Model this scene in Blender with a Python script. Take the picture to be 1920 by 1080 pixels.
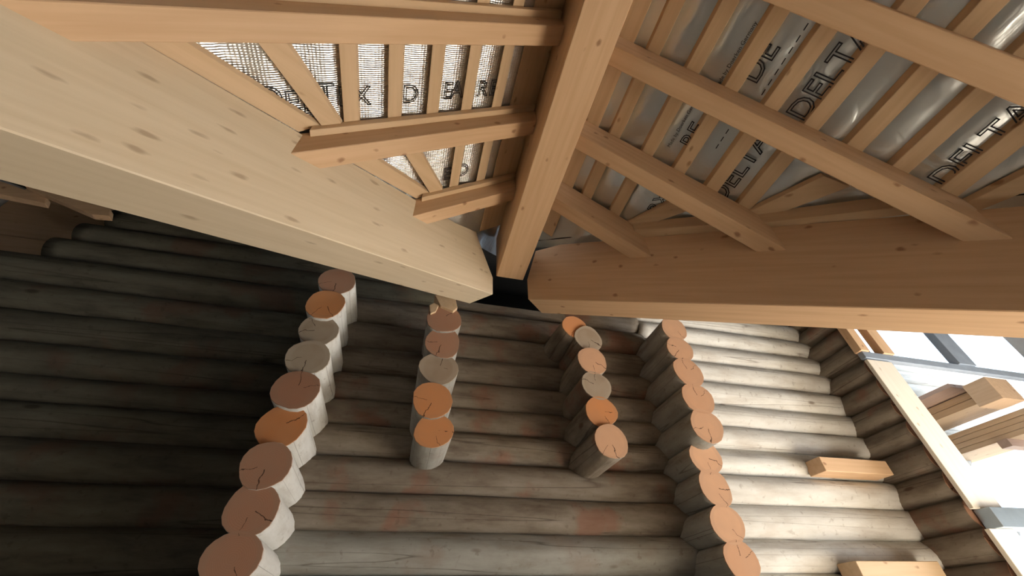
import bpy, bmesh, math, random
from mathutils import Matrix, Vector, noise
random.seed(7)
for o in list(bpy.data.objects): bpy.data.objects.remove(o)
C = bpy.context.scene.collection
H = 1.6                                   # camera height above the floor

# ------------------------------------------------------------------ camera
F_PX = 742.8
YAW, PITCH, ROLL = -0.268604, 0.726858, 0.0367885
RM = (Matrix.Rotation(YAW, 3, 'Z') @ Matrix.Rotation(PITCH, 3, 'X') @ Matrix.Rotation(ROLL, 3, 'Y'))
CAM = Vector((0, 0, H))
cam = bpy.data.cameras.new('camera'); cam_o = bpy.data.objects.new('camera', cam); C.objects.link(cam_o)
cam.sensor_fit = 'HORIZONTAL'; cam.sensor_width = 36.0; cam.lens = F_PX / 1920 * 36.0
cam.clip_start = 0.02; cam.clip_end = 300
r_, f_, u_ = RM.col[0], RM.col[1], RM.col[2]
cam_o.matrix_world = Matrix(((r_.x, u_.x, -f_.x, 0), (r_.y, u_.y, -f_.y, 0), (r_.z, u_.z, -f_.z, H), (0, 0, 0, 1)))
bpy.context.scene.camera = cam_o

# ------------------------------------------------------------------ world, lights, exposure
world = bpy.data.worlds.new('sky'); bpy.context.scene.world = world; world.use_nodes = True
wn = world.node_tree.nodes; wl = world.node_tree.links
wn['Background'].inputs[0].default_value = (0.72, 0.86, 1.0, 1)
wn['Background'].inputs[1].default_value = 2.6

def area(name, loc, target, sx, sy, power, col):
    l = bpy.data.lights.new(name, 'AREA'); l.shape = 'RECTANGLE'; l.size = sx; l.size_y = sy
    l.energy = power; l.color = col
    o = bpy.data.objects.new(name, l); C.objects.link(o)
    o.location = loc
    o.rotation_euler = (Vector(target) - Vector(loc)).to_track_quat('-Z', 'Y').to_euler()
    return o
# daylight through the tall opening in the wall beside the camera
area('daylight_doorway', (6.72, 0.1, H - 0.6), (0.3, 1.3, H + 1.2), 2.2, 1.7, 228, (1.0, 0.98, 0.95))
# low sun through the same doorway; its patch on the pale floor throws light up at the roof timbers
sun = bpy.data.lights.new('sun', 'SUN'); sun.energy = 112.0; sun.angle = .01; sun.color = (1.0, .93, .82)
sun_o = bpy.data.objects.new('sun', sun); C.objects.link(sun_o)
sun_o.rotation_euler = Vector((-1, .03, -.50)).to_track_quat('-Z', 'Y').to_euler()
vs = bpy.context.scene.view_settings
vs.view_transform = 'Standard'; vs.look = 'None'; vs.gamma = 1.0; vs.use_curve_mapping = False
vs.exposure = 0.0

# ------------------------------------------------------------------ geometry facts of the place (camera-relative z, add H)
P, S = 0.744, 0.6967                     # slope of the porch roof, slope of the main roof
KV = P / S
XC = 0.5575                              # ridge line
OL, OR = -1.6209, -2.8248                # valley beam front faces: KV*x - y = OL ; -KV*x - y = OR
BL_BOT, BL_TOP = 1.885, 2.05             # left slope: z - P*x
BR_BOT, BR_TOP = 2.72, 2.99              # right slope: z + P*x

def ray(u, v): return RM @ Vector(((u - 960) / F_PX, 1, -(v - 540) / F_PX))
def on_plane(u, v, n, o):
    d = ray(u, v); return d * (o / Vector(n).dot(d))
def at_y(u, v, y): d = ray(u, v); return d * (y / d.y)
def on_left(u, v, b): return on_plane(u, v, (-P, 0, 1), b)
def on_right(u, v, b): return on_plane(u, v, (P, 0, 1), b)
def on_vl(u, v): return on_plane(u, v, (KV, -1, 0), OL)
def on_vr(u, v): return on_plane(u, v, (-KV, -1, 0), OR)
def W(p): return Vector((p[0], p[1], p[2] + H))

# ------------------------------------------------------------------ materials
def new_mat(name):
    m = bpy.data.materials.new(name); m.use_nodes = True
    nt = m.node_tree; nt.nodes.clear()
    out = nt.nodes.new('ShaderNodeOutputMaterial'); b = nt.nodes.new('ShaderNodeBsdfPrincipled')
    nt.links.new(b.outputs[0], out.inputs[0])
    return m, nt, b
def N(nt, t, **kw):
    n = nt.nodes.new(t)
    for k, v in kw.items():
        if k.startswith('i_'): n.inputs[int(k[2:]) if k[2:].isdigit() else k[2:]].default_value = v
        else: setattr(n, k, v)
    return n
def ramp(nt, fac, stops):
    r = nt.nodes.new('ShaderNodeValToRGB'); e = r.color_ramp.elements
    while len(e) < len(stops): e.new(0.5)
    for k, (p, c) in zip(e, stops): k.position = p; k.color = (*c, 1) if len(c) == 3 else c
    nt.links.new(fac, r.inputs[0]); return r.outputs[0]
def mixc(nt, fac, a, b, mode='MIX'):
    m = nt.nodes.new('ShaderNodeMix'); m.data_type = 'RGBA'; m.blend_type = mode
    for sock, val in ((m.inputs[0], fac), (m.inputs[6], a), (m.inputs[7], b)):
        if isinstance(val, bpy.types.NodeSocket): nt.links.new(val, sock)
        elif isinstance(val, (int, float)): sock.default_value = val
        else: sock.default_value = (*val, 1)
    return m.outputs[2]
def math_(nt, op, a, b=None):
    m = nt.nodes.new('ShaderNodeMath'); m.operation = op
    for sock, val in ((m.inputs[0], a), (m.inputs[1], b)):
        if val is None: continue
        if isinstance(val, bpy.types.NodeSocket): nt.links.new(val, sock)
        else: sock.default_value = val
    return m.outputs[0]
def coords(nt, scale, spread=37.0):
    """object coordinates, shifted per object so that no two pieces share their grain"""
    tc = N(nt, 'ShaderNodeTexCoord'); oi = N(nt, 'ShaderNodeObjectInfo')
    mul = N(nt, 'ShaderNodeVectorMath', operation='SCALE'); mul.inputs[0].default_value = (spread, spread * .71, spread * .43)
    nt.links.new(oi.outputs['Random'], mul.inputs['Scale'])
    add = N(nt, 'ShaderNodeVectorMath', operation='ADD')
    nt.links.new(tc.outputs['Object'], add.inputs[0]); nt.links.new(mul.outputs[0], add.inputs[1])
    sc = N(nt, 'ShaderNodeVectorMath', operation='MULTIPLY'); sc.inputs[1].default_value = scale
    nt.links.new(add.outputs[0], sc.inputs[0])
    return sc.outputs[0], add.outputs[0], tc.outputs['Object'], oi.outputs['Random']

def wood(name, light, dark, knot, rough=.55, knots=(1.7, 6.5, 6.5), knot_size=.13, tint=.12):
    m, nt, b = new_mat(name)
    g, base, raw, rnd = coords(nt, (1.1, 22, 22))
    n1 = N(nt, 'ShaderNodeTexNoise'); n1.inputs['Scale'].default_value = 1.6; n1.inputs['Detail'].default_value = 5
    nt.links.new(g, n1.inputs['Vector'])
    col = ramp(nt, n1.outputs['Fac'], [(.32, dark), (.62, light)])
    n2 = N(nt, 'ShaderNodeTexNoise'); n2.inputs['Scale'].default_value = 1.3; n2.inputs['Detail'].default_value = 2
    nt.links.new(base, n2.inputs['Vector'])
    col = mixc(nt, math_(nt, 'MULTIPLY', n2.outputs['Fac'], .5), col, tuple(c * .74 for c in light))
    ks = N(nt, 'ShaderNodeVectorMath', operation='MULTIPLY'); ks.inputs[1].default_value = knots
    nt.links.new(base, ks.inputs[0])
    v = N(nt, 'ShaderNodeTexVoronoi'); v.inputs['Scale'].default_value = 1.0; v.inputs['Randomness'].default_value = 1
    kn = N(nt, 'ShaderNodeTexNoise'); kn.inputs['Scale'].default_value = 3.0; kn.inputs['Detail'].default_value = 3
    nt.links.new(ks.outputs[0], kn.inputs['Vector'])
    kd = N(nt, 'ShaderNodeVectorMath', operation='MULTIPLY_ADD'); kd.inputs[1].default_value = (.22, .22, .22)
    nt.links.new(kn.outputs['Color'], kd.inputs[0]); nt.links.new(ks.outputs[0], kd.inputs[2])
    nt.links.new(kd.outputs[0], v.inputs['Vector'])
    kf = ramp(nt, v.outputs['Distance'], [(knot_size * .5, (1, 1, 1)), (knot_size * 1.1, (0, 0, 0))])
    col = mixc(nt, math_(nt, 'MULTIPLY', kf, .75), col, knot)
    col = mixc(nt, math_(nt, 'MULTIPLY', rnd, tint), col, tuple(c * .6 for c in dark))
    nt.links.new(col, b.inputs['Base Color']); b.inputs['Roughness'].default_value = rough
    b.inputs['Specular IOR Level'].default_value = .25
    bp = N(nt, 'ShaderNodeBump'); bp.inputs['Strength'].default_value = .12; bp.inputs['Distance'].default_value = .004
    nt.links.new(n1.outputs['Fac'], bp.inputs['Height']); nt.links.new(bp.outputs[0], b.inputs['Normal'])
    return m

def log_mat(name, a, bcol, ccol, patch, patch_amt, knotc):
    m, nt, b = new_mat(name)
    g, base, raw, rnd = coords(nt, (2.2, 9, 9))
    n1 = N(nt, 'ShaderNodeTexNoise'); n1.inputs['Scale'].default_value = 1.5; n1.inputs['Detail'].default_value = 7; n1.inputs['Roughness'].default_value = .62
    nt.links.new(g, n1.inputs['Vector'])
    col = ramp(nt, n1.outputs['Fac'], [(.30, bcol), (.50, a), (.70, ccol)])
    n2 = N(nt, 'ShaderNodeTexNoise'); n2.inputs['Scale'].default_value = 3.1; n2.inputs['Detail'].default_value = 4
    nt.links.new(base, n2.inputs['Vector'])
    pf = ramp(nt, n2.outputs['Fac'], [(.56, (0, 0, 0)), (.66, (1, 1, 1))])
    col = mixc(nt, math_(nt, 'MULTIPLY', pf, patch_amt), col, patch)
    n3 = N(nt, 'ShaderNodeTexNoise'); n3.inputs['Scale'].default_value = 26; n3.inputs['Detail'].default_value = 3
    nt.links.new(base, n3.inputs['Vector'])
    sf = ramp(nt, n3.outputs['Fac'], [(.62, (0, 0, 0)), (.72, (1, 1, 1))])
    col = mixc(nt, math_(nt, 'MULTIPLY', sf, .35), col, knotc)
    ks = N(nt, 'ShaderNodeVectorMath', operation='MULTIPLY'); ks.inputs[1].default_value = (2.0, 5, 5)
    nt.links.new(base, ks.inputs[0])
    v = N(nt, 'ShaderNodeTexVoronoi'); v.inputs['Scale'].default_value = 1.0
    nt.links.new(ks.outputs[0], v.inputs['Vector'])
    kf = ramp(nt, v.outputs['Distance'], [(.05, (1, 1, 1)), (.10, (0, 0, 0))])
    col = mixc(nt, math_(nt, 'MULTIPLY', kf, .8), col, knotc)
    # drying cracks: long thin lines along the log
    cs = N(nt, 'ShaderNodeVectorMath', operation='MULTIPLY'); cs.inputs[1].default_value = (.16, 8, 8)
    nt.links.new(base, cs.inputs[0])
    n4 = N(nt, 'ShaderNodeTexNoise'); n4.inputs['Scale'].default_value = 1.2; n4.inputs['Detail'].default_value = 1
    nt.links.new(cs.outputs[0], n4.inputs['Vector'])
    cr = ramp(nt, math_(nt, 'ABSOLUTE', math_(nt, 'SUBTRACT', n4.outputs['Fac'], .53)), [(.0, (1, 1, 1)), (.006, (0, 0, 0))])
    col = mixc(nt, math_(nt, 'MULTIPLY', cr, .6), col, tuple(c * .5 for c in knotc))
    col = mixc(nt, math_(nt, 'MULTIPLY', rnd, .3), col, bcol)
    nt.links.new(col, b.inputs['Base Color']); b.inputs['Roughness'].default_value = .8
    b.inputs['Specular IOR Level'].default_value = .15
    bp = N(nt, 'ShaderNodeBump'); bp.inputs['Strength'].default_value = .45; bp.inputs['Distance'].default_value = .01
    hh = math_(nt, 'SUBTRACT', n1.outputs['Fac'], math_(nt, 'MULTIPLY', cr, .5))
    nt.links.new(hh, bp.inputs['Height']); nt.links.new(bp.outputs[0], b.inputs['Normal'])
    return m

def end_mat(name, core, rim, dark):
    """sawn log end: rings, saw smear and one or two drying cracks; local X is the log axis"""
    m, nt, b = new_mat(name)
    tc = N(nt, 'ShaderNodeTexCoord'); oi = N(nt, 'ShaderNodeObjectInfo')
    sp = N(nt, 'ShaderNodeSeparateXYZ'); nt.links.new(tc.outputs['Object'], sp.inputs[0])
    y, z = sp.outputs[1], sp.outputs[2]
    rad = math_(nt, 'SQRT', math_(nt, 'ADD', math_(nt, 'MULTIPLY', y, y), math_(nt, 'MULTIPLY', z, z)))
    _, base, _, rnd = coords(nt, (1, 1, 1))
    nz = N(nt, 'ShaderNodeTexNoise'); nz.inputs['Scale'].default_value = 16; nz.inputs['Detail'].default_value = 4
    nt.links.new(base, nz.inputs['Vector'])
    rr = math_(nt, 'ADD', rad, math_(nt, 'MULTIPLY', nz.outputs['Fac'], .018))
    ring = math_(nt, 'MULTIPLY', math_(nt, 'ADD', math_(nt, 'SINE', math_(nt, 'MULTIPLY', rr, 780)), 1), .5)
    col = mixc(nt, math_(nt, 'MULTIPLY', ring, .22), core, dark)
    big = ramp(nt, nz.outputs['Fac'], [(.35, (0, 0, 0)), (.65, (1, 1, 1))])
    col = mixc(nt, math_(nt, 'MULTIPLY', big, .35), col, rim)
    rimf = ramp(nt, math_(nt, 'MULTIPLY', rad, 10), [(.84, (0, 0, 0)), (.95, (1, 1, 1))])
    col = mixc(nt, math_(nt, 'MULTIPLY', rimf, .7), col, rim)
    col = mixc(nt, math_(nt, 'MULTIPLY', rnd, .45), col, dark)
    n5 = N(nt, 'ShaderNodeTexNoise'); n5.inputs['Scale'].default_value = 5; n5.inputs['Detail'].default_value = 2
    nt.links.new(base, n5.inputs['Vector'])
    col = mixc(nt, math_(nt, 'MULTIPLY', ramp(nt, n5.outputs['Fac'], [(.45, (0, 0, 0)), (.6, (1, 1, 1))]), .4), col, rim)
    ang = math_(nt, 'ADD', math_(nt, 'ARCTAN2', z, y), math_(nt, 'MULTIPLY', nz.outputs['Fac'], .9))
    for k, amp in ((0.0, 1.0), (2.3, .6)):
        a0 = math_(nt, 'SUBTRACT', math_(nt, 'MULTIPLY', oi.outputs['Random'], 6.0), 3.0 - k * .5)
        d = math_(nt, 'ABSOLUTE', math_(nt, 'SUBTRACT', ang, a0))
        w = math_(nt, 'MULTIPLY', d, rad)
        ck = math_(nt, 'MULTIPLY', math_(nt, 'LESS_THAN', w, .0022 * amp), math_(nt, 'GREATER_THAN', rad, .022 + .03 * (1 - amp)))
        col = mixc(nt, math_(nt, 'MULTIPLY', ck, .85), col, (.05, .025, .015))
    nt.links.new(col, b.inputs['Base Color']); b.inputs['Roughness'].default_value = .75
    b.inputs['Specular IOR Level'].default_value = .15
    return m

def plain(name, col, rough=.7, metal=0.0, spec=.3):
    m, nt, b = new_mat(name)
    _, base, _, _ = coords(nt, (1, 1, 1))
    n = N(nt, 'ShaderNodeTexNoise'); n.inputs['Scale'].default_value = 9; n.inputs['Detail'].default_value = 4
    nt.links.new(base, n.inputs['Vector'])
    nt.links.new(ramp(nt, n.outputs['Fac'], [(.3, tuple(c * .82 for c in col)), (.7, col)]), b.inputs['Base Color'])
    b.inputs['Roughness'].default_value = rough; b.inputs['Metallic'].default_value = metal
    b.inputs['Specular IOR Level'].default_value = spec
    return m

def foil_mat(name, col, rough, weave):
    m, nt, b = new_mat(name)
    tc = N(nt, 'ShaderNodeTexCoord')
    b.inputs['Base Color'].default_value = (*col, 1); b.inputs['Metallic'].default_value = 1
    n = N(nt, 'ShaderNodeTexNoise'); n.inputs['Scale'].default_value = 14; n.inputs['Detail'].default_value = 4
    nt.links.new(tc.outputs['Object'], n.inputs['Vector'])
    h = n.outputs['Fac']
    if weave:
        for d, sc in (('X', 55), ('Y', 75)):
            w = N(nt, 'ShaderNodeTexWave'); w.bands_direction = d; w.inputs['Scale'].default_value = sc / 2
            w.inputs['Distortion'].default_value = 1.6; w.inputs['Detail'].default_value = 2
            nt.links.new(tc.outputs['Object'], w.inputs['Vector'])
            h = math_(nt, 'ADD', h, math_(nt, 'MULTIPLY', w.outputs['Fac'], .16 if d == 'Y' else .10))
    else:
        n2 = N(nt, 'ShaderNodeTexNoise'); n2.inputs['Scale'].default_value = 5; n2.inputs['Detail'].default_value = 3; n2.inputs['Distortion'].default_value = 1.2
        nt.links.new(tc.outputs['Object'], n2.inputs['Vector'])
        h = math_(nt, 'ADD', math_(nt, 'MULTIPLY', h, .25), n2.outputs['Fac'])
    bp = N(nt, 'ShaderNodeBump'); bp.inputs['Strength'].default_value = .5; bp.inputs['Distance'].default_value = .012 if weave else .02
    nt.links.new(h, bp.inputs['Height']); nt.links.new(bp.outputs[0], b.inputs['Normal'])
    b.inputs['Roughness'].default_value = rough
    return m

M = {
 'glulam': wood('pale_glulam', (.70, .58, .42), (.63, .51, .35), (.36, .26, .17), knots=(5, 16, 16), knot_size=.17, tint=.0),
 'spruce': wood('planed_spruce', (.72, .49, .305), (.62, .40, .235), (.26, .12, .06), knots=(6.5, 10, 10), knot_size=.13),
 'lath': wood('sawn_lath', (.70, .51, .33), (.61, .43, .26), (.30, .16, .08), knots=(6, 11, 11), knot_size=.13),
 'board': wood('brown_board', (.50, .34, .26), (.42, .28, .21), (.2, .12, .08)),
 'log_mid': log_mat('weathered_shaded_log', (.22, .185, .145), (.13, .10, .075), (.29, .255, .21), (.25, .11, .07), .6, (.10, .06, .04)),
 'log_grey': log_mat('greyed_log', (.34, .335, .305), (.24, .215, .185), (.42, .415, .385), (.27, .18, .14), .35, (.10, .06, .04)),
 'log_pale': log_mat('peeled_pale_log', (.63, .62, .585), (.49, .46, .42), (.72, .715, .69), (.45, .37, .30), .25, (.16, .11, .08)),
 'log_shaded': log_mat('shaded_dark_log', (.115, .105, .078), (.07, .062, .048), (.15, .14, .105), (.13, .06, .04), .5, (.04, .03, .02)),  # left wall logs: the shade over that wall is put into this brown
 'end_tan': end_mat('sawn_end_tan', (.66, .40, .25), (.55, .34, .22), (.48, .25, .14)),
 'end_orange': end_mat('sawn_end_orange', (.62, .27, .11), (.52, .25, .12), (.42, .16, .06)),
 'end_brown': end_mat('sawn_end_brown', (.42, .22, .14), (.36, .22, .15), (.28, .13, .08)),
 'end_grey': end_mat('sawn_end_grey', (.37, .29, .21), (.44, .37, .29), (.24, .17, .12)),
 'casing': wood('pale_casing_board', (.86, .80, .70), (.80, .73, .62), (.5, .38, .26), knots=(5, 10, 10), knot_size=.1, tint=.0),
 'foil_weave': foil_mat('woven_foil', (.80, .82, .84), .30, True),
 'foil_film': foil_mat('film_foil', (.72, .76, .78), .34, False),
 'ink': plain('black_print', (.02, .02, .025), .6),
 'dark': plain('unlit_attic_boards', (.030, .026, .022), .9),  # near-black: darkness of the unlit attic put into the board colour
 'floor': plain('dusty_floor', (.58, .53, .46), .9),
 'plaster': plain('grey_brown_panel', (.42, .42, .42), .9),
 'frame_blue': plain('grey_blue_paint', (.28, .33, .40), .45),
 'steel': plain('grey_steel', (.35, .42, .48), .3, .7),
 'snow': plain('pale_ground', (.34, .33, .31), .9),
}
gm, nt, b_ = new_mat('window_glass')
nt.nodes.remove(b_)
tr = N(nt, 'ShaderNodeBsdfTransparent'); gl = N(nt, 'ShaderNodeBsdfGlossy'); gl.inputs['Roughness'].default_value = .03
mx = N(nt, 'ShaderNodeMixShader'); mx.inputs[0].default_value = .05; nt.links.new(tr.outputs[0], mx.inputs[1]); nt.links.new(gl.outputs[0], mx.inputs[2])
nt.links.new(mx.outputs[0], [n for n in nt.nodes if n.type == 'OUTPUT_MATERIAL'][0].inputs[0])
M['glass'] = gm

# ------------------------------------------------------------------ builders
MW = {}                                   # world matrices of the objects built here
def link(name, mesh, matrix, mat, parent=None):
    o = bpy.data.objects.new(name, mesh); C.objects.link(o)
    if mat is not None and not mesh.materials: mesh.materials.append(mat)
    MW[o] = matrix
    if parent is not None:
        o.parent = parent; o.matrix_basis = MW[parent].inverted() @ matrix
    else: o.matrix_basis = matrix
    return o
def empty(name, loc):
    o = bpy.data.objects.new(name, None); C.objects.link(o); o.empty_display_size = .1
    o.location = loc; MW[o] = Matrix.Translation(Vector(loc)); return o
def tag(o, label, cat, group=None):
    o['label'] = label; o['category'] = cat
    if group: o['group'] = group
    return o
def struct(o, label=None):
    o['kind'] = 'structure'
    if label: o['label'] = label
    return o
def frame(origin, xdir, up=(0, 0, 1)):
    x = Vector(xdir).normalized(); z = Vector(up) if abs(x.z) < .99 else Vector((0, 1, 0)); z = (z - x * z.dot(x)).normalized(); y = z.cross(x)
    o = Vector(origin)
    return Matrix(((x.x, y.x, z.x, o.x), (x.y, y.y, z.y, o.y), (x.z, y.z, z.z, o.z), (0, 0, 0, 1)))
def solid(name, world_pts, faces, xdir, mat, parent=None, bevel=.003, origin=None):
    """a closed solid given by world points; its local X runs along the grain"""
    o0 = Vector(origin) if origin is not None else sum((Vector(p) for p in world_pts), Vector()) / len(world_pts)
    mtx = frame(o0, xdir); inv = mtx.inverted()
    bm = bmesh.new(); vsx = [bm.verts.new(inv @ Vector(p)) for p in world_pts]
    for f in faces: bm.faces.new([vsx[i] for i in f])
    bmesh.ops.recalc_face_normals(bm, faces=bm.faces)
    if bevel: bmesh.ops.bevel(bm, geom=list(bm.edges), offset=bevel, segments=1, affect='EDGES', clamp_overlap=True)
    me = bpy.data.meshes.new(name); bm.to_mesh(me); bm.free()
    return link(name, me, mtx, mat, parent)
def prism(name, poly, ext, xdir, mat, parent=None, bevel=.003, origin=None):
    """polygon of world points extruded by a vector"""
    n = len(poly); e = Vector(ext)
    pts = [Vector(p) for p in poly] + [Vector(p) + e for p in poly]
    faces = [list(range(n)), list(range(n, 2 * n))] + [[i, (i + 1) % n, n + (i + 1) % n, n + i] for i in range(n)]
    return solid(name, pts, faces, xdir, mat, parent, bevel, origin)
def box(name, lo, hi, xdir, mat, parent=None, bevel=.003):
    x0, y0, z0 = lo; x1, y1, z1 = hi
    return prism(name, [(x0, y0, z0), (x1, y0, z0), (x1, y1, z0), (x0, y1, z0)], (0, 0, z1 - z0), xdir, mat, parent, bevel)

def log_mesh(length, r0, r1, seed, nseg=20, squash=1.0):
    """round log along local X from 0 to length: taper, swellings, knots, out-of-round"""
    nr = max(4, min(40, int(length / .09)))
    bm = bmesh.new(); rings = []
    off = Vector((seed * 3.7, seed * 1.3, seed * 7.1))
    ph = [(seed * 2.399) % 6.28, (seed * 1.713) % 6.28, (seed * 4.1) % 6.28]; am = [.045 * math.sin(seed * 5.3), .03 * math.sin(seed * 3.1), .02]
    for i in range(nr + 1):
        t = i / nr; x = t * length; ring = []
        bow = .006 * noise.noise(Vector((x * .7, 0, 0)) + off), .006 * noise.noise(Vector((x * .7, 9, 0)) + off)
        for k in range(nseg):
            a = 2 * math.pi * k / nseg; r = r0 + (r1 - r0) * t
            d = Vector((x * 1.6, math.cos(a) * 1.1, math.sin(a) * 1.1)) + off
            r *= 1 + am[0] * math.cos(2 * a + ph[0]) + am[1] * math.cos(3 * a + ph[1]) + am[2] * math.cos(4 * a + ph[2])
            r *= 1 + .045 * noise.noise(d) + .016 * noise.noise(d * 4.1)
            ring.append(bm.verts.new((x, bow[0] + r * math.cos(a), bow[1] + r * squash * math.sin(a))))
        rings.append(ring)
    for i in range(nr):
        for k in range(nseg):
            bm.faces.new((rings[i][k], rings[i][(k + 1) % nseg], rings[i + 1][(k + 1) % nseg], rings[i + 1][k]))
    for ring, x in ((rings[0], 0), (rings[-1], length)):
        bm.faces.new(ring)
    bmesh.ops.recalc_face_normals(bm, faces=bm.faces)
    for f in bm.faces: f.smooth = len(f.verts) == 4
    me = bpy.data.meshes.new('log'); bm.to_mesh(me)
    end0 = [v.co.copy() for v in rings[0]]
    bm.free()
    return me, end0
def end_mesh(end0, seed):
    """the sawn face of a log end, slightly dished and ragged at its rim, proud of the log by 2 mm"""
    bm = bmesh.new(); n = len(end0)
    c = sum(end0, Vector()) / n
    rings = []
    for s, x in ((1.0, .001), (.985, -.004), (.62, -.0035), (.25, -.003)):
        ring = []
        for k, p in enumerate(end0):
            q = c + (p - c) * (s * (1 + .006 * math.sin(k * 2.7 + seed)))
            ring.append(bm.verts.new((x, q.y, q.z)))
        rings.append(ring)
    for i in range(3):
        for k in range(n): bm.faces.new((rings[i][k], rings[i][(k + 1) % n], rings[i + 1][(k + 1) % n], rings[i + 1][k]))
    bm.faces.new(rings[-1]); bm.faces.new(rings[0])
    bmesh.ops.recalc_face_normals(bm, faces=bm.faces)
    me = bpy.data.meshes.new('end_grain'); bm.to_mesh(me); bm.free(); return me
_seed = [0]
def log(parent, p0, direction, length, r0, r1, mat, end=None, name='log', squash=1.0):
    _seed[0] += 1; s = _seed[0]
    me, e0 = log_mesh(length, r0, r1, s, squash=squash)
    o = link(name, me, frame(p0, direction), mat, parent)
    if end:
        link('end_grain', end_mesh(e0, s), frame(p0, direction), M[end], o)
    return o

# ================================================================== SETTING: shell of the place
def flat(name, pts, mat, label=None, thick=(0, 0, .05), parent=None):
    return struct(prism(name, pts, thick, (1, 0, 0), mat, parent, bevel=0), label)
flat('floor', [(-3.6, -4.2, -.05), (6.6, -4.2, -.05), (6.6, 5.2, -.05), (-3.6, 5.2, -.05)], M['floor'])
flat('wall_left', [(-3.6, -4.2, 0), (-3.6, 5.2, 0), (-3.6, 5.2, 6.8), (-3.6, -4.2, 6.8)], M['plaster'], thick=(-.1, 0, 0))
flat('wall_front', [(-3.6, -4.2, 0), (6.6, -4.2, 0), (6.6, -4.2, 6.8), (-3.6, -4.2, 6.8)], M['plaster'], thick=(0, -.1, 0))
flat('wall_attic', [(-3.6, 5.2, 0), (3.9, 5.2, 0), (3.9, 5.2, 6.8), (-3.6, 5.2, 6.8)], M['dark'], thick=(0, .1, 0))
# right wall with the tall opening that lets the daylight in
x0, x1 = 6.5, 6.6
wr = bmesh.new()
def bbox(bm, lo, hi):
    m = bmesh.ops.create_cube(bm, size=1)['verts']
    for v in m: v.co = Vector((lo[i] + (v.co[i] + .5) * (hi[i] - lo[i]) for i in range(3)))
oy0, oy1, oz0, oz1 = -1.1, 1.3, .05, 2.0
bbox(wr, (x0, -4.2, 0), (x1, oy0, 6.8)); bbox(wr, (x0, oy1, 0), (x1, 2.3, 6.8))
bbox(wr, (x0, oy0, 0), (x1, oy1, oz0)); bbox(wr, (x0, oy0, oz1), (x1, oy1, 6.8))
me = bpy.data.meshes.new('wall_right'); wr.to_mesh(me); wr.free()
struct(link('wall_right', me, Matrix.Identity(4), M['plaster']))

# main roof, rising away from the camera behind the two valley beams
def zm(y): return 1.02 + S * y + H
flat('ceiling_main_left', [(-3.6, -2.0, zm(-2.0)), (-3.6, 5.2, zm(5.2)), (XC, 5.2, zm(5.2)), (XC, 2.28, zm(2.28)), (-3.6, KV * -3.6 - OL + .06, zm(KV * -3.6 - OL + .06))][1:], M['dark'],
     'shade-darkened boarding of the main roof behind the pale valley beam')
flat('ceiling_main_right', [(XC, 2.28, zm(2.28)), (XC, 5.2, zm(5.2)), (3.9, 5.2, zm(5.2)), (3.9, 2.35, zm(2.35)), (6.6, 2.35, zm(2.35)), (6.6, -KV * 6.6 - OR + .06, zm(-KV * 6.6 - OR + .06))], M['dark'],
     'shade-darkened boarding of the main roof behind the brown valley beam')

# ================================================================== LOG WALL BEHIND
YS, YA = 2.64, 2.70
seams = [.18, .2525, .331, .403, .4685, .543, .6235, .7035, .795]
below = [.18 - .0765 * k for k in range(1, 11)]
allz = sorted([z for z in below if z * YS + H > -.05] + seams)
wb = struct(empty('wall_back', (0, YA, 0)), 'log wall of weathered round logs under the timber roof')
def course(x0, x1, za, zb, mat, r=None, y=YA):
    zc = (za + zb) / 2 * YS + H; rr = (zb - za) / 2 * YS * 1.10 if r is None else r
    d = 1 if random.random() < .5 else -1
    p = (x0, y, zc) if d > 0 else (x1, y, zc)
    return log(wb, p, (d, 0, 0), x1 - x0, rr * random.uniform(.99, 1.04), rr * random.uniform(.97, 1.01), mat)
X1, X4, X5 = -.635, 1.925, 3.98
for a, b in zip(allz[:-1], allz[1:]):
    course(-3.55, X1, a, b, M['log_shaded']); course(X1, X4, a, b, M['log_grey'] if b < .2 else M['log_mid'])  # upper middle logs darker: own brown plus shade put into the colour
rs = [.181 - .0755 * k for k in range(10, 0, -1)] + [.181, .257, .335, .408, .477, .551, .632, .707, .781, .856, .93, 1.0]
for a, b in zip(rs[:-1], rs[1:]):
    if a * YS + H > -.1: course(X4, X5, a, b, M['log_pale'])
# upper courses: left of the small void and right of it
ups = [.795, .868, .94, 1.01, 1.08]
steps = [-3.55, -2.86, -2.60, -2.42]
for k, (a, b) in enumerate(zip(ups[:-1], ups[1:])):
    course([-2.68, -2.62, -2.52, -2.34][k], .10 if k == 0 else -.2, a, b, M['log_shaded'])
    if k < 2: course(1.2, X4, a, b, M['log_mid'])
# flattened plate on top of the middle logs
struct_plate = box('plate', (.12, 2.60, .800 * YS + H), (1.2, 2.80, .822 * YS + H), (1, 0, 0), M['log_mid'], wb)

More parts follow.
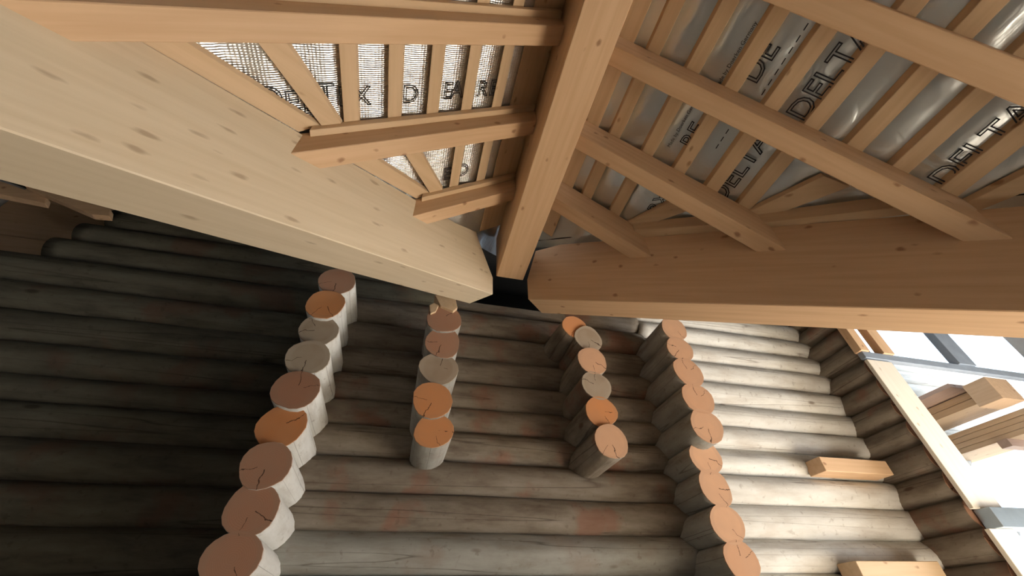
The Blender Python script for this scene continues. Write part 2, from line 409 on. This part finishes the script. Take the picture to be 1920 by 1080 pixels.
# ================================================================== CROSS WALLS AND CORBELS (log ends towards the camera)
def stack(root, x_of, zlist, mat, ends, depth_of, y_back=2.95, rmul=.53, down=True):
    zs = [z for z in zlist]
    pitch = []
    for i in range(len(zs)):
        up = zs[i - 1] - zs[i] if i > 0 else zs[0] - zs[1]
        dn = zs[i] - zs[i + 1] if i + 1 < len(zs) else up
        pitch.append((up + dn) / 2)
    for i, z in enumerate(zs):
        y0 = depth_of(i); r = pitch[i] * y0 * rmul * random.uniform(1.0, 1.06)
        log(root, (x_of(i) * y0, y0, z * y0 + H), (0, 1, 0), y_back - y0, r, r * random.uniform(.95, 1.02), mat, ends[i % len(ends)], squash=.97)
def extend(zs, step, zmin): 
    out = list(zs)
    while out[-1] - step > zmin: out.append(out[-1] - step)
    return out
YE = 2.2
c1 = [(-.285, .845), (-.292, .752), (-.287, .660), (-.288, .572), (-.288, .480), (-.291, .387), (-.294, .300), (-.291, .214), (-.292, .130)]
z1 = extend([c[1] for c in c1], .086, -.68)
w1 = struct(empty('wall_cross_1', (-.64, YE, 0)), 'stack of log ends of the cross wall under the pale valley beam')
stack(w1, lambda i: c1[i][0] if i < 9 else -.292, z1, M['log_pale'],
      ['end_brown', 'end_orange', 'end_grey', 'end_grey', 'end_brown', 'end_orange', 'end_brown', 'end_brown', 'end_brown'],
      lambda i: YE + [.02, .0, .03, .0, -.02, .02, -.01, .0, .0][i % 9], rmul=.575)
c4 = [(.886, .838), (.879, .750), (.878, .659), (.880, .563), (.875, .473), (.832, .378), (.830, .296), (.829, .210), (.834, .131)]
z4 = extend([c[1] for c in c4], .081, -.66)
w4 = struct(empty('wall_cross_2', (1.925, YE, 0)), 'stack of pale sawn log ends between the corbels and the window')
stack(w4, lambda i: c4[i][0] if i < 9 else .832, z4, M['log_grey'],
      ['end_tan'], lambda i: YE if i < 5 else 2.315, rmul=.575)
x5 = 3.93
z5 = extend([1.10, 1.015, .93, .85, .77, .685, .60, .515, .43, .345, .26, .175], .085, -.68)
w5 = struct(empty('wall_cross_3', (x5, YE, 0)), 'dark log cross wall beside the window board')
stack(w5, lambda i: x5 / (YE + .03), z5, M['log_mid'], ['end_brown'], lambda i: YE + .03, y_back=5.2, rmul=.545)

c2 = [(.053, .754), (.056, .665), (.052, .577), (.047, .482), (.059, .401)]
k2 = tag(empty('log_corbel', (.117, YE, .35 * YE + H)), 'stepped stack of five log ends hanging below the tip of the pale valley beam', 'log corbel')
stack(k2, lambda i: c2[i][0], [c[1] for c in c2], M['log_grey'], ['end_brown', 'end_brown', 'end_grey', 'end_orange', 'end_orange'],
      lambda i: YE + [0, .02, .03, .0, .02][i], rmul=.57)
c3 = [(.532, .745), (.533, .659), (.531, .573), (.531, .490), (.542, .404)]
k3 = tag(empty('log_corbel', (1.17, YE, .35 * YE + H)), 'stepped stack of log ends below the brown valley beam, lowest end cracked and tan', 'log corbel')
stack(k3, lambda i: c3[i][0], [c[1] for c in c3], M['log_mid'], ['end_grey', 'end_tan', 'end_grey', 'end_orange', 'end_tan'],
      lambda i: YE + [.05, .02, .02, .02, .0][i], rmul=.57)
log(k3, W(at_y(1078, 614, 2.26)), (-.12, 1, 0), .6, .112, .105, M['log_mid'], 'end_orange', squash=.9)

# wedges and boards resting on the log ends
pl = prism('wedge_board', [W(at_y(815, 553, 2.17)), W(at_y(852, 550, 2.17)), W(at_y(858, 577, 2.17)), W(at_y(850, 583, 2.17)), W(at_y(826, 573, 2.17))], (0, .22, 0), (0, 1, 0), M['lath'])
tag(pl, 'light wedge board squeezed between pale valley beam tip and topmost corbel log', 'wedge')
pl = prism('wedge_board', [W(at_y(805, 572, 2.18)), W(at_y(814, 567, 2.18)), W(at_y(823, 572, 2.18)), W(at_y(817, 584, 2.18)), W(at_y(807, 588, 2.18))], (0, .2, 0), (0, 1, 0), M['lath'])
tag(pl, 'small rounded light offcut lying on the topmost log of the corbel', 'wedge')

# ================================================================== VALLEY BEAMS
wdL = Vector((-KV, 1, 0)).normalized() * .2; wdR = Vector((KV, 1, 0)).normalized() * .2
dL = Vector((1, KV, P)); dR = Vector((-1, KV, P))
def on_face_l(x, b): return Vector((x, KV * x - OL, P * x + b + H))
def on_face_r(x, b): return Vector((x, -KV * x - OR, -P * x + b + H))
VLB, VLT = 1.517, 2.036; VRB, VRT = 2.354, 2.905
vl = [on_face_l(-2.6, VLB), on_face_l(.43, VLB), W(on_vl(924.5, 521)), W(on_vl(897, 448)), W(on_vl(893, 434)), on_face_l(.1, VLT), on_face_l(-2.6, VLT)]
vl[1] = W(on_vl(924.5, 552))
o = prism('valley_beam', vl, wdL, dL, M['glulam'], bevel=.004)
tag(o, 'thick pale glulam valley beam with grey knots, sloping up to the ridge end', 'beam')
vr = [on_face_r(3.6, VRB), W(on_vr(990, 561)), W(on_vr(988, 524)), W(on_vr(1004, 470)), on_face_r(.90, VRT), on_face_r(3.6, VRT)]
o = prism('valley_beam', vr, wdR, dR, M['spruce'], bevel=.004)
tag(o, 'thick brown shaded valley beam above the window and pale log wall', 'beam')

# ================================================================== RIDGE
RX0, RX1, RZ = .453, .656, 2.0 + H
o = box('ridge_beam', (RX0, -4.15, RZ), (RX1, 2.07, RZ + .42), (0, 1, 0), M['spruce'], bevel=.004)
tag(o, 'long ridge beam running overhead from the meeting point of the valley beams', 'beam')

# ================================================================== RAFTERS
def pl_(x, b): return P * x + b + H
def pr_(x, b): return -P * x + b + H
dl = Vector((1, 0, P)); dr = Vector((1, 0, -P))
left_r = [(1.456, 1.545, 'shortest light jack rafter between pale valley beam and ridge'),
          (.977, 1.066, 'middle light jack rafter with knot and nailer meeting the pale valley beam'),
          (.498, .587, 'long light jack rafter crossing above the pale valley beam'),
          (.018, .107, 'light rafter overhead, nearest the viewer on the pale beam side'),
          (-.462, -.373, 'light rafter behind the viewer on the pale beam side')]
for y0, y1, lab in left_r:
    xa = (y0 + OL) / KV; xb = (y1 + OL) / KV            # where it meets the valley face
    bot, top = BL_BOT, BL_TOP
    pts = [(xa - .02, y0, pl_(xa - .02, bot)), (RX0, y0, pl_(RX0, bot)), (RX0, y0, pl_(RX0, top)), (xa - .02, y0, pl_(xa - .02, top)),
           (xb - .02, y1, pl_(xb - .02, bot)), (RX0, y1, pl_(RX0, bot)), (RX0, y1, pl_(RX0, top)), (xb - .02, y1, pl_(xb - .02, top))]
    r = solid('jack_rafter', pts, [[0, 1, 2, 3], [4, 5, 6, 7], [0, 1, 5, 4], [1, 2, 6, 5], [2, 3, 7, 6], [3, 0, 4, 7]], dl, M['spruce'])
    tag(r, lab, 'rafter', 'rafters of the pale beam side')
    na, nb = xa + .03, RX0 - .01
    yy0, yy1 = y0 - .03, y0
    prism('nailer', [(na, yy0, pl_(na, top - .045)), (nb, yy0, pl_(nb, top - .045)), (nb, yy0, pl_(nb, top)), (na, yy0, pl_(na, top))], (0, .0305, 0), dl, M['lath'], r, bevel=.002)
right_r = [(1.437, 1.53, 'shortest brown jack rafter between ridge and brown valley beam'),
           (.985, 1.072, 'second shortest brown jack rafter running from ridge to brown valley beam'),
           (.513, .600, 'long brown jack rafter crossing the silver foil from ridge to valley beam'),
           (.046, .152, 'brown rafter at the top edge above the silver foil, nearest overhead'),
           (-.43, -.34, 'brown rafter behind the viewer on the window side')]
for y0, y1, lab in right_r:
    xa = (-OR - y0) / KV; xb = (-OR - y1) / KV
    bot, top = BR_BOT, BR_TOP
    pts = [(xa + .02, y0, pr_(xa + .02, bot)), (RX1, y0, pr_(RX1, bot)), (RX1, y0, pr_(RX1, top)), (xa + .02, y0, pr_(xa + .02, top)),
           (xb + .02, y1, pr_(xb + .02, bot)), (RX1, y1, pr_(RX1, bot)), (RX1, y1, pr_(RX1, top)), (xb + .02, y1, pr_(xb + .02, top))]
    r = solid('jack_rafter', pts, [[0, 1, 2, 3], [4, 5, 6, 7], [0, 1, 5, 4], [1, 2, 6, 5], [2, 3, 7, 6], [3, 0, 4, 7]], dr, M['spruce'])
    tag(r, lab, 'rafter', 'rafters of the brown beam side')

# ================================================================== ROOF SLOPES: foil with battens, valley boards and print
def foil(name, sgn, b, xs0, xs1, keep, pin, amp, wr, mat, nx=150, ny=170, y0=-4.15, y1=2.35):
    bm = bmesh.new(); grid = {}
    nrm = Vector((-sgn * P, 0, 1)).normalized()
    for i in range(nx + 1):
        x = xs0 + (xs1 - xs0) * i / nx
        for j in range(ny + 1):
            y = y0 + (y1 - y0) * (j / ny) ** .6
            if not keep(x, y): continue
            t = pin(x)
            w = wr * (noise.noise(Vector((x * 5, y * 2.2, sgn * 7))) + .6 * noise.noise(Vector((x * 13 + y * 5, y * 7, 3 + sgn))))
            d = -amp * t + w * (.25 + t)
            p = Vector((x, y, sgn * P * x + b + H)) + nrm * d
            grid[i, j] = bm.verts.new(p)
    for i in range(nx):
        for j in range(ny):
            q = [grid.get(k) for k in ((i, j), (i + 1, j), (i + 1, j + 1), (i, j + 1))]
            if all(q): bm.faces.new(q)
    off_, nrm_ = (OL, Vector((KV, -1, 0))) if sgn > 0 else (OR, Vector((-KV, -1, 0)))
    bmesh.ops.bisect_plane(bm, geom=list(bm.verts) + list(bm.edges) + list(bm.faces), plane_co=Vector((0, -off_ + .14, 0)), plane_no=nrm_, clear_inner=True)
    bmesh.ops.recalc_face_normals(bm, faces=bm.faces)
    for f in bm.faces: f.smooth = True
    me = bpy.data.meshes.new(name); bm.to_mesh(me); bm.free()
    o = link(name, me, Matrix.Identity(4), mat); return struct(o)
def pinner(centres, half):
    cs = sorted(centres)
    def f(x):
        for a, b in zip(cs[:-1], cs[1:]):
            if a <= x <= b:
                t = (x - a - half) / max(1e-6, (b - a - 2 * half))
                return math.sin(math.pi * min(1, max(0, t)))
        return 0
    return f
lb = [.21 + .163 * k * -1 for k in range(0, 22)]                # batten centres on the left slope
lb_all = [.37] + lb
rb = [.80, .945] + [1.13 + .1625 * k for k in range(0, 20)]      # batten centres on the right slope
rb = [.780, .956, 1.138, 1.308, 1.475, 1.636, 1.801] + [1.966 + .165 * k for k in range(16)]
cl = foil('ceiling_left', 1, BL_TOP + .040, -3.6, XC + .02, lambda x, y: y < KV * x - OL + .3, pinner(lb_all, .026), .012, .006, M['foil_weave'])
cl['label'] = 'slope lined with silver woven foil printed in outline letters, on the pale beam side'
cr = foil('ceiling_right', -1, BR_TOP + .040, XC - .02, 6.6, lambda x, y: y < -KV * x - OR + .3, pinner(rb, .028), .010, .012, M['foil_film'], nx=300)
cr['label'] = 'slope lined with silver film foil printed in outline letters, on the brown beam side'

BW = .027
for k, xc in enumerate(lb_all[:12]):
    yend = max([y for y in (1.9, 1.51, 1.03, .55, .06, -.42, -.9, -1.4) if y <= KV * xc - OL - .1] or [-9])
    if yend < -1.2: continue
    ystart = -1.6
    x0, x1 = xc - BW, xc + BW
    if k == 0: x0, x1 = .29, .45
    # battens stop at the diagonal trimmer near the valley
    prism('batten', [(x0, ystart, pl_(x0, BL_TOP)), (x1, ystart, pl_(x1, BL_TOP)), (x1, ystart, pl_(x1, BL_TOP + .038)), (x0, ystart, pl_(x0, BL_TOP + .038))], (0, yend - ystart, 0), (0, 1, 0), M['lath'], cl, bevel=.002)
for k, xc in enumerate(rb[:18]):
    yend = max([y for y in (1.9, 1.49, 1.03, .56, .10, -.38, -.86, -1.4) if y <= -KV * xc - OR + .02] or [-9])
    if yend < -1.2: continue
    ystart = -1.6
    x0, x1 = xc - .029, xc + .029
    if k == 0: x0, x1 = .70, .862
    prism('batten', [(x0, ystart, pr_(x0, BR_TOP)), (x1, ystart, pr_(x1, BR_TOP)), (x1, ystart, pr_(x1, BR_TOP + .038)), (x0, ystart, pr_(x0, BR_TOP + .038))], (0, yend - ystart, 0), (0, 1, 0), M['lath'], cr, bevel=.002)

def in_slope(name, pts_px, side, b, parent, mat, thick=.03, xdir=None):
    fn = on_left if side == 'l' else on_right
    pts = [W(fn(u, v, b)) for u, v in pts_px]
    return prism(name, pts, (0, 0, thick), xdir if xdir is not None else (dL if side == 'l' else dR), mat, parent, bevel=.0015)
# boards lying along the left valley, one per bay, and the diagonal laths beside them
e = .006
in_slope('valley_board', [(215, 50), (263, 78), (560, 248), (600, 236), (350, 80), (300, 48)], 'l', BL_TOP - e, cl, M['lath'])
in_slope('valley_board', [(640, 292), (667, 310), (781, 373), (806, 362), (708, 300), (690, 288)], 'l', BL_TOP - e, cl, M['lath'])
in_slope('diagonal_lath', [(460, 50), (483, 80), (604, 238), (641, 234), (537, 80), (516, 50)], 'l', BL_TOP - 2 * e, cl, M['lath'])
in_slope('diagonal_lath', [(755, 284), (762, 293), (806, 362), (830, 356), (789, 286), (783, 275)], 'l', BL_TOP - 2 * e, cl, M['lath'])
# right slope
in_slope('valley_board', [(1200, 455), (1212, 452), (1380, 444), (1470, 420), (1350, 420), (1190, 432)], 'r', VRT + .004, cr, M['lath'], .085)
in_slope('valley_board', [(1425, 418), (1440, 435), (1760, 395), (1760, 372), (1690, 388)], 'r', VRT + .004, cr, M['lath'], .085)
in_slope('diagonal_lath', [(1160, 428), (1180, 434), (1300, 392), (1265, 374)], 'r', BR_TOP - 2 * e, cr, M['lath'])
in_slope('diagonal_lath', [(1402, 398), (1432, 412), (1595, 350), (1545, 330)], 'r', BR_TOP - 2 * e, cr, M['lath'])
in_slope('diagonal_lath', [(1790, 392), (1820, 402), (1960, 345), (1950, 312)], 'r', BR_TOP - 2 * e, cr, M['lath'])

# ------------------------------------------------------------------ outline lettering on the foil
def letter_mesh(txt, size, bold, line):
    cu = bpy.data.curves.new('print', 'FONT'); cu.body = txt; cu.size = size; cu.offset = bold
    cu.fill_mode = 'NONE' if line else 'FRONT'
    cu.dimensions = '2D'; cu.resolution_u = 3
    if line: cu.dimensions = '3D'; cu.fill_mode = 'FULL'; cu.bevel_depth = line; cu.bevel_resolution = 0
    cu.align_x = 'CENTER'; cu.align_y = 'CENTER'
    t = bpy.data.objects.new('print_tmp', cu); C.objects.link(t)
    dg = bpy.context.evaluated_depsgraph_get()
    me = bpy.data.meshes.new_from_object(t.evaluated_get(dg))
    bpy.data.objects.remove(t); bpy.data.curves.remove(cu)
    return me
def outline_mesh(txt, size, width):
    """outline letters as thin printed lines: each closed contour becomes a narrow flat ribbon"""
    cu = bpy.data.curves.new('print', 'FONT'); cu.body = txt; cu.size = size; cu.offset = size * .02
    cu.dimensions = '2D'; cu.fill_mode = 'NONE'; cu.resolution_u = 3; cu.align_x = 'CENTER'; cu.align_y = 'CENTER'
    t = bpy.data.objects.new('print_tmp', cu); C.objects.link(t)
    dg = bpy.context.evaluated_depsgraph_get()
    src = bpy.data.meshes.new_from_object(t.evaluated_get(dg))
    bm = bmesh.new()
    for e_ in src.edges:
        a, b = src.vertices[e_.vertices[0]].co, src.vertices[e_.vertices[1]].co
        d = (b - a)
        if d.length < 1e-6: continue
        d.normalize(); n = Vector((-d.y, d.x, 0)) * width / 2; ex = d * width / 2
        q = [a + n - ex, b + n + ex, b - n + ex, a - n - ex]
        v = [bm.verts.new(p) for p in q] + [bm.verts.new(p + Vector((0, 0, .0006))) for p in q]
        bm.faces.new(v[:4]); bm.faces.new(v[7:3:-1])
        for i in range(4): bm.faces.new((v[i], v[4 + i], v[4 + (i + 1) % 4], v[(i + 1) % 4]))
    me = bpy.data.meshes.new('print'); bm.to_mesh(me); bm.free()
    bpy.data.objects.remove(t); bpy.data.curves.remove(cu); bpy.data.meshes.remove(src)
    return me
def place_print(me, pos, tdir, ndir, parent):
    x = Vector(tdir).normalized(); z = Vector(ndir).normalized(); z = (z - x * z.dot(x)).normalized(); y = z.cross(x)
    mtx = Matrix(((x.x, y.x, z.x, pos[0]), (x.y, y.y, z.y, pos[1]), (x.z, y.z, z.z, pos[2]), (0, 0, 0, 1)))
    return link('print', me, mtx, M['ink'], parent)
nl = Vector((P, 0, -1)).normalized(); nr = Vector((-P, 0, -1)).normalized()
def pl_print(txt, u, v, size, line=None, tdir=(1, 0, P)):
    p = W(on_left(u, v, BL_TOP + .018))
    place_print(outline_mesh(txt, size, size * .042) if line is None else letter_mesh(txt, size, 0, 0), p, tdir, nl, cl)
def pr_print(txt, u, v, size, line=None, tdir=(0, -1, 0)):
    p = W(on_right(u, v, BR_TOP + .012))
    place_print(outline_mesh(txt, size, size * .042) if line is None else letter_mesh(txt, size, 0, 0), p, tdir, nr, cr)
for ch, u, v in [('D', 508, 185), ('E', 548, 192), ('L', 580, 196), ('T', 612, 178), ('E', 646, 183), ('X', 678, 182), ('D', 770, 178), ('E', 840, 172), ('A', 857, 170), ('R', 905, 168), ('E', 925, 166),
                 ('E', 838, 327), ('D', 868, 320), ('L', 800, 336)]:
    pl_print(ch, u, v, .115)
pr_print('DELTA', 1556, 140, .135); pr_print('DELTA', 1385, 318, .135)
pr_print('DE', 1424, 118, .135); pr_print('RE', 1300, 255, .12)
pr_print('DELTA', 1840, 275, .12)
pr_print('REFLEX', 1188, 30, .10); pr_print('REX', 1135, 148, .10); pr_print('RX', 1236, 382, .12)
pr_print('Made by Doerken Germany', 1378, 106, .026, 'fill'); pr_print('industrial', 1082, 300, .055, 'fill'); pr_print('Made by Doerken Germany', 1280, 230, .026, 'fill')
for (ua, va, ub, vb) in ((1518, 40, 1425, 183), (1368, 240, 1340, 282)):
    a = W(on_right(ua, va, BR_TOP + .012)); b = W(on_right(ub, vb, BR_TOP + .012)); n = max(3, int((b - a).length / .045))
    bm = bmesh.new()
    side = Vector((P, 0, 1)).normalized().cross((b - a).normalized()) * .0022
    for k in range(n):
        p, q = a.lerp(b, (k + .15) / n), a.lerp(b, (k + .75) / n)
        v = [bm.verts.new(c) for c in (p + side, q + side, q - side, p - side)] + [bm.verts.new(c + Vector((0, 0, .0008))) for c in (p + side, q + side, q - side, p - side)]
        bm.faces.new(v[:4]); bm.faces.new(v[7:3:-1])
        for i in range(4): bm.faces.new((v[i], v[4 + i], v[4 + (i + 1) % 4], v[(i + 1) % 4]))
    me = bpy.data.meshes.new('dashed_line'); bm.to_mesh(me); bm.free()
    link('dashed_line', me, Matrix.Identity(4), M['ink'], cr)

# ================================================================== LEFT CORNER: boards behind the stepped logs
wg = struct(empty('wall_gable', (-3.1, 2.98, H + 1.8)), 'brown boards closing the corner behind the stepped log ends')
for k, (za, zb) in enumerate(((1.75, 2.13), (2.135, 2.52), (2.525, 2.95), (2.955, 3.4))):
    box('board', (-3.58, 2.97 + .006 * (k % 2), za + H), (-2.3, 3.0 + .006 * (k % 2), zb + H), (1, 0, 0), M['spruce'], wg)
p = prism('roof_lath', [W(at_y(45, 347, 2.45)), W(at_y(207, 392, 2.45)), W(at_y(205, 405, 2.45)), W(at_y(172, 402, 2.45))], (0, .05, 0), (1, 0, .3), M['spruce'])
tag(p, 'thin tan lath tucked behind the lower edge of the pale valley beam', 'lath')
p = prism('roof_lath', [W(at_y(-40, 325, 2.5)), W(at_y(88, 370, 2.5)), W(at_y(84, 381, 2.5)), W(at_y(-40, 356, 2.5))], (0, .05, 0), (1, 0, .3), M['spruce'])
tag(p, 'tan plank end in the dark corner beside the brown boards', 'plank')

# ================================================================== WINDOW SIDE
YW = 2.17
win = struct(empty('window_1', (4.9, YW, H + .6)), 'large overexposed window beside the log cross wall')
def wbox(name, u0z, mat, lo, hi): return box(name, lo, hi, u0z, mat, win)
casing = box('casing_board', (3.82, YW, .59 + H), (4.10, YW + .03, 1.77 + H), (0, 0, 1), M['casing'], win)
box('casing_board', (3.82, YW, 0.0), (4.06, YW + .03, .47 + H), (0, 0, 1), M['casing'], win)
box('transom', (3.82, YW - .005, 1.785 + H), (6.6, YW + .045, 1.85 + H), (1, 0, 0), M['frame_blue'], win)
box('mullion', (4.98, YW - .02, 1.85 + H), (5.20, YW + .05, 2.62 + H), (0, 0, 1), M['frame_blue'], win)
box('mullion', (4.06, YW - .02, 1.85 + H), (4.19, YW + .05, 2.55 + H), (0, 0, 1), M['spruce'], win)
box('mullion', (3.80, YW - .02, 1.85 + H), (3.90, YW + .05, 2.55 + H), (0, 0, 1), M['spruce'], win)
box('head_rail', (3.80, YW - .03, 2.50 + H), (6.6, YW + .05, 2.62 + H), (1, 0, 0), M['frame_blue'], win)
box('bottom_rail', (3.88, YW - .05, .47 + H), (6.6, YW + .05, .59 + H), (1, 0, 0), M['steel'], win)
for a, b, c, d in ((3.90, 4.06, 1.855, 2.50), (4.19, 4.98, 1.855, 2.50), (5.20, 6.5, 1.855, 2.50), (4.10, 6.5, .59, 1.775), (4.06, 6.5, .0, .47)):
    box('pane', (a, YW + .012, c + H), (b, YW + .018, d + H), (1, 0, 0), M['glass'], win, bevel=0)
flat('wall_sill', [(4.1, YW, 0), (6.6, YW, 0), (6.6, YW, H), (4.1, YW, H)], M['plaster'], 'low wall under the big window', thick=(0, .1, 0))

# short planks fixed across the pale log wall
p = box('plank', (3.065, 2.46, .885 + H), (3.72, 2.61, .99 + H), (1, 0, 0), M['spruce'])
tag(p, 'short tan plank sticking out from the pale log wall, upper of two', 'plank')
p = box('plank', (2.915, 2.46, .14 + H), (3.62, 2.61, .325 + H), (1, 0, 0), M['lath'])
tag(p, 'wide light plank across the pale log wall at the bottom edge', 'plank')

# outside: pale log wall with stepped ends, lumber stack, ground
flat('ground', [(3.9, 2.3, -.1), (30, 2.3, -.1), (30, 40, -.1), (3.9, 40, -.1)], M['snow'], 'bright ground outside the window')
wo = struct(empty('wall_outside', (6.4, 3.6, 0)), 'bleached log wall seen through the window')
for k in range(18):
    z = 2.85 - .19 * k
    xr = [9.2, 9.0, 8.6, 7.3, 7.05, 7.1, 6.9, 6.7][k] if k < 8 else 6.6
    log(wo, (xr, 3.6, z + H), (-1, 0, 0), xr - 4.0, .10, .10, M['log_pale'], 'end_tan')
def ypl(name, u, v, y0, y1, w, h, mat):
    a = at_y(u, v, y0)
    return box(name, (a.x, y0, a.z + H), (a.x + w, y1, a.z + h + H), (0, 1, 0), mat)
def stack_of(u, v, y0, y1, w, h, n, names, dx=0.0):
    a = at_y(u, v, y0)
    for k in range(n):
        ins = .004 * ((k * 7) % 3)
        o = box('lumber_plank', (a.x + dx + ins, y0 + .01 * ((k * 5) % 3), a.z + k * h + H), (a.x + dx + w, y1, a.z + k * h + h * .94 + H), (0, 1, 0), M['lath'])
        tag(o, names[k], 'plank', 'lumber stacked outside the window')
    return a
a = stack_of(1854, 749, 2.65, 4.8, .46, .075, 2,
             ['lower of two thick planks in the upper lumber stack outside the window', 'upper of two thick planks in the upper lumber stack outside the window'])
o = box('lumber_board', (a.x - .30, 2.72, a.z + .155 + H), (a.x + .34, 4.3, a.z + .20 + H), (0, 1, 0), M['board'])
tag(o, 'wide dark board lying on the two thick planks outside the window', 'board')
b4 = stack_of(1985, 792, 2.42, 4.3, .5, .055, 4,
              ['lowest plank of the four-layer lumber stack outside the window', 'second lowest plank of the four-layer lumber stack outside',
               'second highest plank of the four-layer lumber stack outside', 'topmost plank of the four-layer lumber stack outside the window'])
c = at_y(1858, 754, 2.5)
o = box('lumber_beam', (c.x + .02, 2.40, c.z + H), (c.x + .34, 2.62, c.z + .24 + H), (0, 1, 0), M['spruce'])
tag(o, 'squared beam end standing out of the lumber outside the window', 'beam')
# trestles that carry the lumber
t = tag(empty('lumber_rack', (a.x + .2, 4.55, 0)), 'post frame carrying the upper lumber stack outside the window', 'rack')
box('cross_bar', (a.x - .1, 4.5, a.z - .08 + H), (a.x + .6, 4.6, a.z + H), (1, 0, 0), M['board'], t)
for px_ in (.0, .46): box('post', (a.x + px_, 4.5, -.02), (a.x + px_ + .1, 4.6, a.z - .08 + H), (0, 0, 1), M['board'], t)
for yy, lab in ((2.9, 'post frame nearer the glass under the four-layer lumber stack'), (3.9, 'post frame farther from the glass under the four-layer lumber stack')):
    t = tag(empty('lumber_rack', (b4.x + .3, yy, 0)), lab, 'rack')
    box('cross_bar', (b4.x - .05, yy - .05, b4.z - .08 + H), (b4.x + .6, yy + .05, b4.z + H), (1, 0, 0), M['board'], t)
    box('post', (b4.x + .3, yy - .05, -.02), (b4.x + .4, yy + .05, b4.z - .08 + H), (0, 0, 1), M['board'], t)
# tall unseen wall, added to keep the low sun off lumber and logs
flat('wall_sun_block', [(16, 1.5, 0), (16, 5.5, 0), (16, 5.5, 15), (16, 1.5, 15)], M['plaster'], 'plain unseen wall added to block the low sun', thick=(3, 0, 0))
